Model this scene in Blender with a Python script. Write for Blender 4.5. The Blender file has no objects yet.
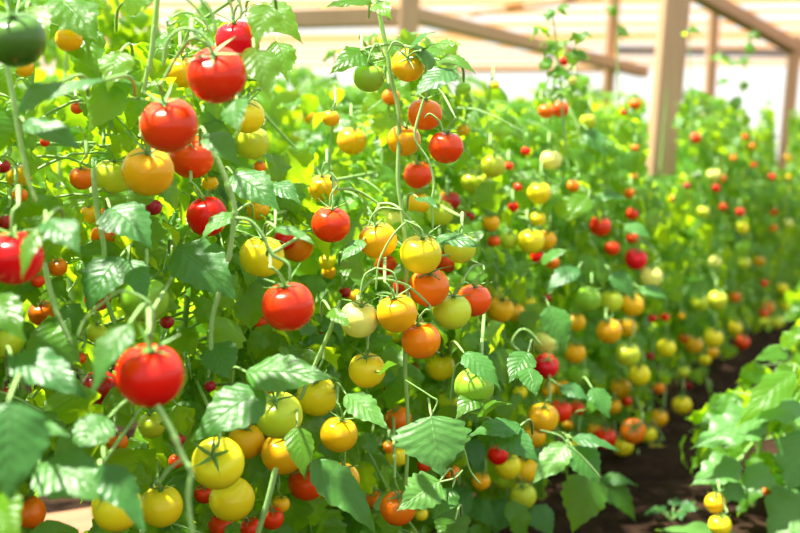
import bpy, math, random
import numpy as np
from mathutils import Vector, Matrix, noise as mnoise

SC = bpy.context.scene
COL = SC.collection
random.seed(7)
RS = np.random.RandomState(11)
TAU = 2*math.pi

# ---------------------------------------------------------------- camera
F = 1111.0                      # focal length in pixels of the 800x533 frame
CAMH = 0.60
PITCH = math.radians(5.0)
FWD = Vector((0, math.cos(PITCH), -math.sin(PITCH)))
UPV = Vector((0, math.sin(PITCH), math.cos(PITCH)))
CAM = Vector((0, 0, CAMH))
def at(px, py, z):
    return CAM + FWD*z + Vector((1, 0, 0))*((px-400)/F*z) + UPV*((266.5-py)/F*z)
def proj(p):
    d = Vector(p)-CAM
    z = max(d.dot(FWD), 1e-4)
    return 400+F*d.x/z, 266.5-F*d.dot(UPV)/z, z
def proj_np(P):
    d = P-np.array(CAM)
    z = np.maximum(d@np.array(FWD), 1e-4)
    return 400+F*d[:, 0]/z, 266.5-F*(d@np.array(UPV))/z, z

cd = bpy.data.cameras.new('camera')
cam = bpy.data.objects.new('camera', cd); COL.objects.link(cam)
cam.location = CAM; cam.rotation_euler = (math.pi/2-PITCH, 0, 0)
cd.sensor_width = 36; cd.lens = 50.0; cd.clip_start = 0.02; cd.clip_end = 200
cd.dof.use_dof = True; cd.dof.focus_distance = 1.13; cd.dof.aperture_fstop = 4.9
SC.camera = cam

# ---------------------------------------------------------------- materials
def nmat(name):
    m = bpy.data.materials.new(name); m.use_nodes = True
    nt = m.node_tree
    for n in list(nt.nodes): nt.nodes.remove(n)
    out = nt.nodes.new('ShaderNodeOutputMaterial')
    return m, nt, out
def N(nt, t, **kw):
    n = nt.nodes.new(t)
    for k, v in kw.items(): setattr(n, k, v)
    return n
def math_n(nt, op, a, b=None, c=None, clamp=False):
    n = nt.nodes.new('ShaderNodeMath'); n.operation = op; n.use_clamp = clamp
    for i, v in enumerate((a, b, c)):
        if v is None: continue
        if isinstance(v, (int, float)): n.inputs[i].default_value = v
        else: nt.links.new(v, n.inputs[i])
    return n.outputs[0]
def mixc(nt, fac, a, b, mode='MIX'):
    n = nt.nodes.new('ShaderNodeMix'); n.data_type = 'RGBA'; n.blend_type = mode
    if isinstance(fac, (int, float)): n.inputs[0].default_value = fac
    else: nt.links.new(fac, n.inputs[0])
    for i, v in ((6, a), (7, b)):
        if isinstance(v, tuple): n.inputs[i].default_value = (*v, 1) if len(v) == 3 else v
        else: nt.links.new(v, n.inputs[i])
    return n.outputs[2]

def leaf_material(name, c1, c2, t1, t2, trans=0.46, rough=0.36, vs=0.25):
    m, nt, out = nmat(name); L = nt.links
    uv = N(nt, 'ShaderNodeUVMap'); uv.uv_map = 'UVMap'
    sep = N(nt, 'ShaderNodeSeparateXYZ'); L.new(uv.outputs[0], sep.inputs[0])
    u = sep.outputs[0]
    v = math_n(nt, 'ABSOLUTE', math_n(nt, 'MULTIPLY_ADD', sep.outputs[1], 2.0, -1.0))
    t = math_n(nt, 'SUBTRACT', math_n(nt, 'MULTIPLY', u, 8.0), math_n(nt, 'MULTIPLY', v, 2.0))
    s = math_n(nt, 'ABSOLUTE', math_n(nt, 'SUBTRACT', math_n(nt, 'FRACT', t), 0.5))   # 0.5 at veins
    lat = math_n(nt, 'MULTIPLY', math_n(nt, 'SUBTRACT', s, 0.42), 12.0, clamp=True)
    mid = math_n(nt, 'SUBTRACT', 1.0, math_n(nt, 'MULTIPLY', v, 22.0), clamp=True)
    vein = math_n(nt, 'MAXIMUM', lat, mid)
    at_ = N(nt, 'ShaderNodeAttribute'); at_.attribute_name = 'tint'
    geo = N(nt, 'ShaderNodeNewGeometry')
    noi = N(nt, 'ShaderNodeTexNoise'); noi.inputs['Scale'].default_value = 130; noi.inputs['Detail'].default_value = 3; L.new(geo.outputs['Position'], noi.inputs['Vector'])
    tint = math_n(nt, 'ADD', math_n(nt, 'MULTIPLY', at_.outputs['Fac'], 0.85), math_n(nt, 'MULTIPLY', noi.outputs[0], 0.18), clamp=True)
    col = mixc(nt, tint, c1, c2)
    col = mixc(nt, math_n(nt, 'MULTIPLY', vein, vs), col, (0.22, 0.38, 0.10))
    tcol = mixc(nt, tint, t1, t2)
    tcol = mixc(nt, math_n(nt, 'MULTIPLY', vein, 0.30), tcol, (0.5, 0.72, 0.08))
    p = N(nt, 'ShaderNodeBsdfPrincipled')
    L.new(col, p.inputs['Base Color']); p.inputs['Roughness'].default_value = rough
    p.inputs['Specular IOR Level'].default_value = 0.42
    bmp = N(nt, 'ShaderNodeBump'); bmp.inputs['Strength'].default_value = 0.5; bmp.inputs['Distance'].default_value = 0.0014
    pil = math_n(nt, 'MULTIPLY', s, -1.0)
    hgt = math_n(nt, 'ADD', math_n(nt, 'ADD', pil, math_n(nt, 'MULTIPLY', mid, -0.7)), math_n(nt, 'MULTIPLY', noi.outputs[0], 1.3))
    L.new(hgt, bmp.inputs['Height']); L.new(bmp.outputs[0], p.inputs['Normal'])
    tr = N(nt, 'ShaderNodeBsdfTranslucent'); L.new(tcol, tr.inputs[0])
    mx = N(nt, 'ShaderNodeMixShader'); mx.inputs[0].default_value = trans
    L.new(p.outputs[0], mx.inputs[1]); L.new(tr.outputs[0], mx.inputs[2]); L.new(mx.outputs[0], out.inputs[0])
    return m
M_LEAF = leaf_material('tomato_leaf', (0.035, 0.145, 0.012), (0.10, 0.29, 0.010), (0.34, 0.64, 0.006), (0.66, 0.90, 0.010), trans=0.52)
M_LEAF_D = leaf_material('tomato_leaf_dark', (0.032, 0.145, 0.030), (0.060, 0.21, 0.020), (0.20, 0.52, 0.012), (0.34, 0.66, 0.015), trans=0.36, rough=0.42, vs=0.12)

def stem_material(name, c1, c2):
    m, nt, out = nmat(name); L = nt.links
    geo = N(nt, 'ShaderNodeNewGeometry')
    noi = N(nt, 'ShaderNodeTexNoise'); noi.inputs['Scale'].default_value = 55; noi.inputs['Detail'].default_value = 4
    L.new(geo.outputs['Position'], noi.inputs['Vector'])
    p = N(nt, 'ShaderNodeBsdfPrincipled'); L.new(mixc(nt, noi.outputs[0], c1, c2), p.inputs['Base Color'])
    p.inputs['Roughness'].default_value = 0.5
    p.inputs['Subsurface Weight'].default_value = 0.15; p.inputs['Subsurface Radius'].default_value = (0.5, 1, 0.2); p.inputs['Subsurface Scale'].default_value = 0.003
    b = N(nt, 'ShaderNodeBump'); b.inputs['Strength'].default_value = 0.4; b.inputs['Distance'].default_value = 0.001
    n2 = N(nt, 'ShaderNodeTexNoise'); n2.inputs['Scale'].default_value = 400; L.new(geo.outputs['Position'], n2.inputs['Vector'])
    L.new(n2.outputs[0], b.inputs['Height']); L.new(b.outputs[0], p.inputs['Normal'])
    L.new(p.outputs[0], out.inputs[0])
    return m
M_STEM = stem_material('green_stem', (0.16, 0.34, 0.07), (0.32, 0.50, 0.16))
M_STEM_P = stem_material('pale_stem', (0.20, 0.40, 0.08), (0.36, 0.56, 0.18))
M_CALYX = stem_material('calyx_green', (0.07, 0.20, 0.03), (0.17, 0.36, 0.06))

def fruit_material(name, body, shoulder, sh_amt=0.6, blot=0.25):
    m, nt, out = nmat(name); L = nt.links
    tc = N(nt, 'ShaderNodeTexCoord'); oi = N(nt, 'ShaderNodeObjectInfo')
    sep = N(nt, 'ShaderNodeSeparateXYZ'); L.new(tc.outputs['Object'], sep.inputs[0])
    noi = N(nt, 'ShaderNodeTexNoise'); noi.inputs['Scale'].default_value = 1.1; noi.inputs['Detail'].default_value = 2
    add = N(nt, 'ShaderNodeVectorMath'); add.operation = 'ADD'
    L.new(tc.outputs['Object'], add.inputs[0])
    cmb = N(nt, 'ShaderNodeCombineXYZ'); r10 = math_n(nt, 'MULTIPLY', oi.outputs['Random'], 31.0)
    for i in range(3): L.new(r10, cmb.inputs[i])
    L.new(cmb.outputs[0], add.inputs[1]); L.new(add.outputs[0], noi.inputs['Vector'])
    z = math_n(nt, 'MULTIPLY_ADD', sep.outputs[2], 0.6, 0.15)
    f = math_n(nt, 'ADD', z, math_n(nt, 'MULTIPLY_ADD', noi.outputs[0], 1.2, -0.6), clamp=True)
    col = mixc(nt, math_n(nt, 'MULTIPLY', f, sh_amt), body, shoulder)
    hsv = N(nt, 'ShaderNodeHueSaturation'); L.new(col, hsv.inputs['Color'])
    L.new(math_n(nt, 'MULTIPLY_ADD', oi.outputs['Random'], 0.016, 0.492), hsv.inputs['Hue'])
    L.new(math_n(nt, 'MULTIPLY_ADD', oi.outputs['Random'], 0.12, 0.92), hsv.inputs['Value'])
    p = N(nt, 'ShaderNodeBsdfPrincipled'); L.new(hsv.outputs[0], p.inputs['Base Color'])
    p.inputs['Roughness'].default_value = 0.27
    p.inputs['Specular IOR Level'].default_value = 0.28
    p.inputs['Coat Weight'].default_value = 0.12; p.inputs['Coat Roughness'].default_value = 0.10
    p.inputs['Subsurface Weight'].default_value = 0.35
    p.inputs['Subsurface Radius'].default_value = (1.0, 0.5, 0.15); p.inputs['Subsurface Scale'].default_value = 0.006
    L.new(p.outputs[0], out.inputs[0])
    return m
FR = {
 'r': fruit_material('fruit_red', (0.86, 0.022, 0.003), (0.88, 0.07, 0.004), 0.5),
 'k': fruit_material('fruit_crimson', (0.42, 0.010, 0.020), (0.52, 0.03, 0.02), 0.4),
 'q': fruit_material('fruit_scarlet', (0.90, 0.065, 0.005), (0.90, 0.13, 0.006), 0.5),
 'o': fruit_material('fruit_orange', (0.94, 0.20, 0.004), (0.95, 0.33, 0.008), 0.7),
 'a': fruit_material('fruit_amber', (0.96, 0.50, 0.006), (0.94, 0.56, 0.015), 0.7),
 'y': fruit_material('fruit_yellow', (0.96, 0.76, 0.012), (0.86, 0.80, 0.03), 0.8),
 'l': fruit_material('fruit_lime', (0.66, 0.74, 0.04), (0.50, 0.66, 0.04), 0.8),
 'g': fruit_material('fruit_green', (0.30, 0.56, 0.04), (0.22, 0.48, 0.03), 0.8),
 'p': fruit_material('fruit_pale', (0.90, 0.88, 0.20), (0.78, 0.84, 0.20), 0.8),
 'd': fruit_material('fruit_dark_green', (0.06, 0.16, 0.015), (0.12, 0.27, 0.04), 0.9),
}
CNAME = {'r': 'red', 'k': 'dark crimson', 'q': 'orange-red', 'o': 'orange', 'a': 'amber', 'y': 'yellow', 'l': 'lime yellow', 'g': 'green', 'p': 'pale cream', 'd': 'dark green'}

def wood_material(name, c1, c2, axis_scale=(3, 3, 40)):
    m, nt, out = nmat(name); L = nt.links
    tc = N(nt, 'ShaderNodeTexCoord'); mp = N(nt, 'ShaderNodeMapping'); mp.inputs['Scale'].default_value = axis_scale
    L.new(tc.outputs['Object'], mp.inputs[0])
    noi = N(nt, 'ShaderNodeTexNoise'); noi.inputs['Scale'].default_value = 3; noi.inputs['Detail'].default_value = 6; L.new(mp.outputs[0], noi.inputs['Vector'])
    n2 = N(nt, 'ShaderNodeTexNoise'); n2.inputs['Scale'].default_value = 2.2; L.new(tc.outputs['Object'], n2.inputs['Vector'])
    c = mixc(nt, noi.outputs[0], c1, c2)
    c = mixc(nt, math_n(nt, 'MULTIPLY', n2.outputs[0], 0.4), c, tuple(x*0.7 for x in c1))
    p = N(nt, 'ShaderNodeBsdfPrincipled'); L.new(c, p.inputs['Base Color']); p.inputs['Roughness'].default_value = 0.7
    b = N(nt, 'ShaderNodeBump'); b.inputs['Strength'].default_value = 0.3; b.inputs['Distance'].default_value = 0.002
    L.new(noi.outputs[0], b.inputs['Height']); L.new(b.outputs[0], p.inputs['Normal'])
    L.new(p.outputs[0], out.inputs[0])
    return m
M_WOOD = wood_material('pine_post', (0.46, 0.27, 0.14), (0.70, 0.46, 0.28), (30, 30, 1.5))
M_LATH = wood_material('pine_lath', (0.74, 0.50, 0.30), (0.90, 0.70, 0.48), (1.5, 30, 30))
def translucent(m, f, c):
    nt = m.node_tree; out = [n for n in nt.nodes if n.type == 'OUTPUT_MATERIAL'][0]; sh = out.inputs[0].links[0].from_socket
    t = N(nt, 'ShaderNodeBsdfTranslucent'); t.inputs[0].default_value = (*c, 1); mx = N(nt, 'ShaderNodeMixShader'); mx.inputs[0].default_value = f
    nt.links.new(sh, mx.inputs[1]); nt.links.new(t.outputs[0], mx.inputs[2]); nt.links.new(mx.outputs[0], out.inputs[0])
M_ROOF = wood_material('thin_pine_lath', (0.74, 0.50, 0.30), (0.90, 0.70, 0.48), (1.5, 30, 30)); translucent(M_ROOF, 0.55, (0.92, 0.68, 0.44))
M_GREY = wood_material('weathered_grey', (0.30, 0.32, 0.38), (0.42, 0.44, 0.50), (1.5, 30, 30))

def soil_material():
    m, nt, out = nmat('soil'); L = nt.links
    geo = N(nt, 'ShaderNodeNewGeometry')
    n1 = N(nt, 'ShaderNodeTexNoise'); n1.inputs['Scale'].default_value = 14; n1.inputs['Detail'].default_value = 8; n1.inputs['Roughness'].default_value = 0.7
    L.new(geo.outputs['Position'], n1.inputs['Vector'])
    r = N(nt, 'ShaderNodeValToRGB'); L.new(n1.outputs[0], r.inputs[0])
    r.color_ramp.elements[0].position = 0.3; r.color_ramp.elements[0].color = (0.010, 0.005, 0.004, 1)
    r.color_ramp.elements[1].position = 0.75; r.color_ramp.elements[1].color = (0.055, 0.031, 0.018, 1)
    p = N(nt, 'ShaderNodeBsdfPrincipled'); L.new(r.outputs[0], p.inputs['Base Color']); p.inputs['Roughness'].default_value = 1.0; p.inputs['Specular IOR Level'].default_value = 0.05
    n2 = N(nt, 'ShaderNodeTexNoise'); n2.inputs['Scale'].default_value = 60; n2.inputs['Detail'].default_value = 6; L.new(geo.outputs['Position'], n2.inputs['Vector'])
    b = N(nt, 'ShaderNodeBump'); b.inputs['Strength'].default_value = 0.8; b.inputs['Distance'].default_value = 0.01
    L.new(n2.outputs[0], b.inputs['Height']); L.new(b.outputs[0], p.inputs['Normal']); L.new(p.outputs[0], out.inputs[0])
    return m
M_SOIL = soil_material()

# ---------------------------------------------------------------- mesh helpers
def link(name, me, parent=None, mat=None):
    o = bpy.data.objects.new(name, me); COL.objects.link(o)
    if parent is not None: o.parent = parent
    if mat is not None: me.materials.append(mat)
    return o
def set_parent(o, p):
    bpy.context.view_layer.update()
    o.parent = p; o.matrix_parent_inverse = p.matrix_world.inverted()
def tag(o, label=None, cat=None, group=None, kind=None):
    if label: o['label'] = label
    if cat: o['category'] = cat
    if group: o['group'] = group
    if kind: o['kind'] = kind
    return o
def np_mesh(name, V, Q, uv=None, tint=None, smooth=True):
    """V n x 3, Q m x 4 quads; uv n x 2 per vertex; tint per vertex"""
    me = bpy.data.meshes.new(name)
    n, m = len(V), len(Q)
    me.vertices.add(n); me.vertices.foreach_set('co', np.asarray(V, np.float32).ravel())
    me.loops.add(m*4); me.loops.foreach_set('vertex_index', np.asarray(Q, np.int32).ravel())
    me.polygons.add(m); me.polygons.foreach_set('loop_start', np.arange(0, m*4, 4, dtype=np.int32))
    me.polygons.foreach_set('loop_total', np.full(m, 4, np.int32))
    me.polygons.foreach_set('use_smooth', np.full(m, smooth, bool))
    if uv is not None:
        l = me.uv_layers.new(name='UVMap')
        l.data.foreach_set('uv', np.asarray(uv, np.float32)[np.asarray(Q).ravel()].ravel())
    if tint is not None:
        a = me.attributes.new('tint', 'FLOAT', 'POINT'); a.data.foreach_set('value', np.asarray(tint, np.float32))
    me.update(calc_edges=True); me.validate()
    return me
class MB:
    def __init__(s): s.V = []; s.Q = []; s.n = 0
    def add(s, V, Q):
        s.V.append(np.asarray(V, float)); s.Q.append(np.asarray(Q, int)+s.n); s.n += len(V)
    def build(s, name, mat, parent=None, smooth=True):
        me = np_mesh(name, np.concatenate(s.V), np.concatenate(s.Q), smooth=smooth)
        return link(name, me, parent, mat)
def spline(pts, per=5):
    P = [Vector(p) for p in pts]
    if len(P) < 3: return [P[0].lerp(P[-1], t/per) for t in range(per+1)]
    out = []
    E = [P[0]*2-P[1]]+P+[P[-1]*2-P[-2]]
    for i in range(1, len(E)-2):
        a, b, c, d = E[i-1:i+3]
        for k in range(per):
            t = k/per
            out.append(0.5*((2*b)+(c-a)*t+(2*a-5*b+4*c-d)*t*t+(3*b-a-3*c+d)*t**3))
    out.append(P[-1]); return out
def tube(mb, pts, r0, r1=None, seg=7, per=5, bumps=0):
    if r1 is None: r1 = r0
    P = spline(pts, per); n = len(P)
    V = []; side = None
    for i, p in enumerate(P):
        t = (P[min(i+1, n-1)]-P[max(i-1, 0)])
        if t.length < 1e-7: t = Vector((0, 0, 1))
        t.normalize()
        if side is None:
            side = t.cross(Vector((0.31, 0.9, 0.2))); side.normalize()
        else:
            side = side-t*side.dot(t); side.normalize()
        up = t.cross(side)
        f = i/(n-1); r = r0+(r1-r0)*f
        if bumps and i % bumps == 0: r *= 1.25
        if i in (0, n-1): r *= 0.6
        for k in range(seg):
            a = TAU*k/seg
            V.append(p+side*math.cos(a)*r+up*math.sin(a)*r)
    Q = []
    for i in range(n-1):
        for k in range(seg):
            k2 = (k+1) % seg
            Q.append((i*seg+k, i*seg+k2, (i+1)*seg+k2, (i+1)*seg+k))
    mb.add([tuple(v) for v in V], Q)
def box(mb, c, sx, sy, sz, R=None):
    V = np.array([(x*sx/2, y*sy/2, z*sz/2) for z in (-1, 1) for y in (-1, 1) for x in (-1, 1)])
    if R is not None: V = V@np.array(R).T
    mb.add(V+np.array(c), [(0, 2, 3, 1), (4, 5, 7, 6), (0, 1, 5, 4), (2, 6, 7, 3), (0, 4, 6, 2), (1, 3, 7, 5)])

# ---------------------------------------------------------------- leaf templates (length 1 along +X, width W, faces +Z)
def leaf_template(nu, nv, seed, width=0.55, bend=0.35, fold=0.28, teeth=0.10, nteeth=6, wave=0.03):
    r = random.Random(seed)
    ph = r.uniform(0, 6)
    V = []; UV = []
    asym = r.uniform(-0.08, 0.08)
    twist = r.uniform(-0.5, 0.5)
    for i in range(nu+1):
        u = i/nu
        w = (max(math.sin(math.pi*min(1, u**0.72)), 0)**(0.85 if u < 0.38 else 1.3))*(1-0.3*u)*0.62
        w = max(w, 0.012)*width/1.04
        saw = (u*nteeth+0.15) % 1.0
        tooth = teeth*(0.9-abs(saw-0.35)*1.3)*(1 if 0.12 < u < 0.93 else 0)
        a = bend*u*1.25
        cx = (math.sin(a)/max(bend*1.25, 1e-3)) if bend > 1e-3 else u
        cz = -(1-math.cos(a))/max(bend*1.25, 1e-3)
        for j in range(nv+1):
            v = 2*j/nv-1
            ww = w*(1+asym*(1 if v > 0 else -1))
            edge = abs(v)**3
            y = v*ww*(1+tooth*edge*1.6)
            x = cx - abs(v)*0.05*ww + 0.04*edge*tooth*6*0.3
            z = cz + fold*abs(y)*(1-0.6*abs(v)) - 0.10*abs(v)**2*ww + wave*math.sin(u*11+ph+v*2.2)*abs(v)**1.3 + wave*0.6*math.sin(u*23+ph*2)*edge
            tw = twist*u*u
            y2 = y*math.cos(tw)-(z-cz)*math.sin(tw); z2 = cz+y*math.sin(tw)+(z-cz)*math.cos(tw)
            V.append((x, y2, z2)); UV.append((u, (v+1)/2))
    Q = []
    for i in range(nu):
        for j in range(nv):
            a = i*(nv+1)+j
            Q.append((a, a+1, a+nv+2, a+nv+1))
    return np.array(V), np.array(Q), np.array(UV)
def tset(nu, nv, n, base):
    out = []
    for k in range(n):
        r = random.Random(base+k)
        out.append(leaf_template(nu, nv, base+k, width=r.uniform(0.52, 0.78), bend=r.uniform(0.2, 1.25), fold=r.uniform(0.05, 0.6), teeth=r.uniform(0.14, 0.38), nteeth=r.choice([3, 4, 5]), wave=r.uniform(0.03, 0.07)))
    return out
T_HI = tset(18, 6, 10, 100)
T_MID = tset(12, 4, 8, 200)
T_LO = tset(7, 2, 6, 300)

def frame(xdir, up):
    x = Vector(xdir).normalized(); z = Vector(up); z = z-x*z.dot(x)
    if z.length < 1e-4: z = Vector((0.1, 0, 1))-x*0
    z.normalize(); y = z.cross(x)
    return np.array(Matrix((x, y, z)).transposed())

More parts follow.
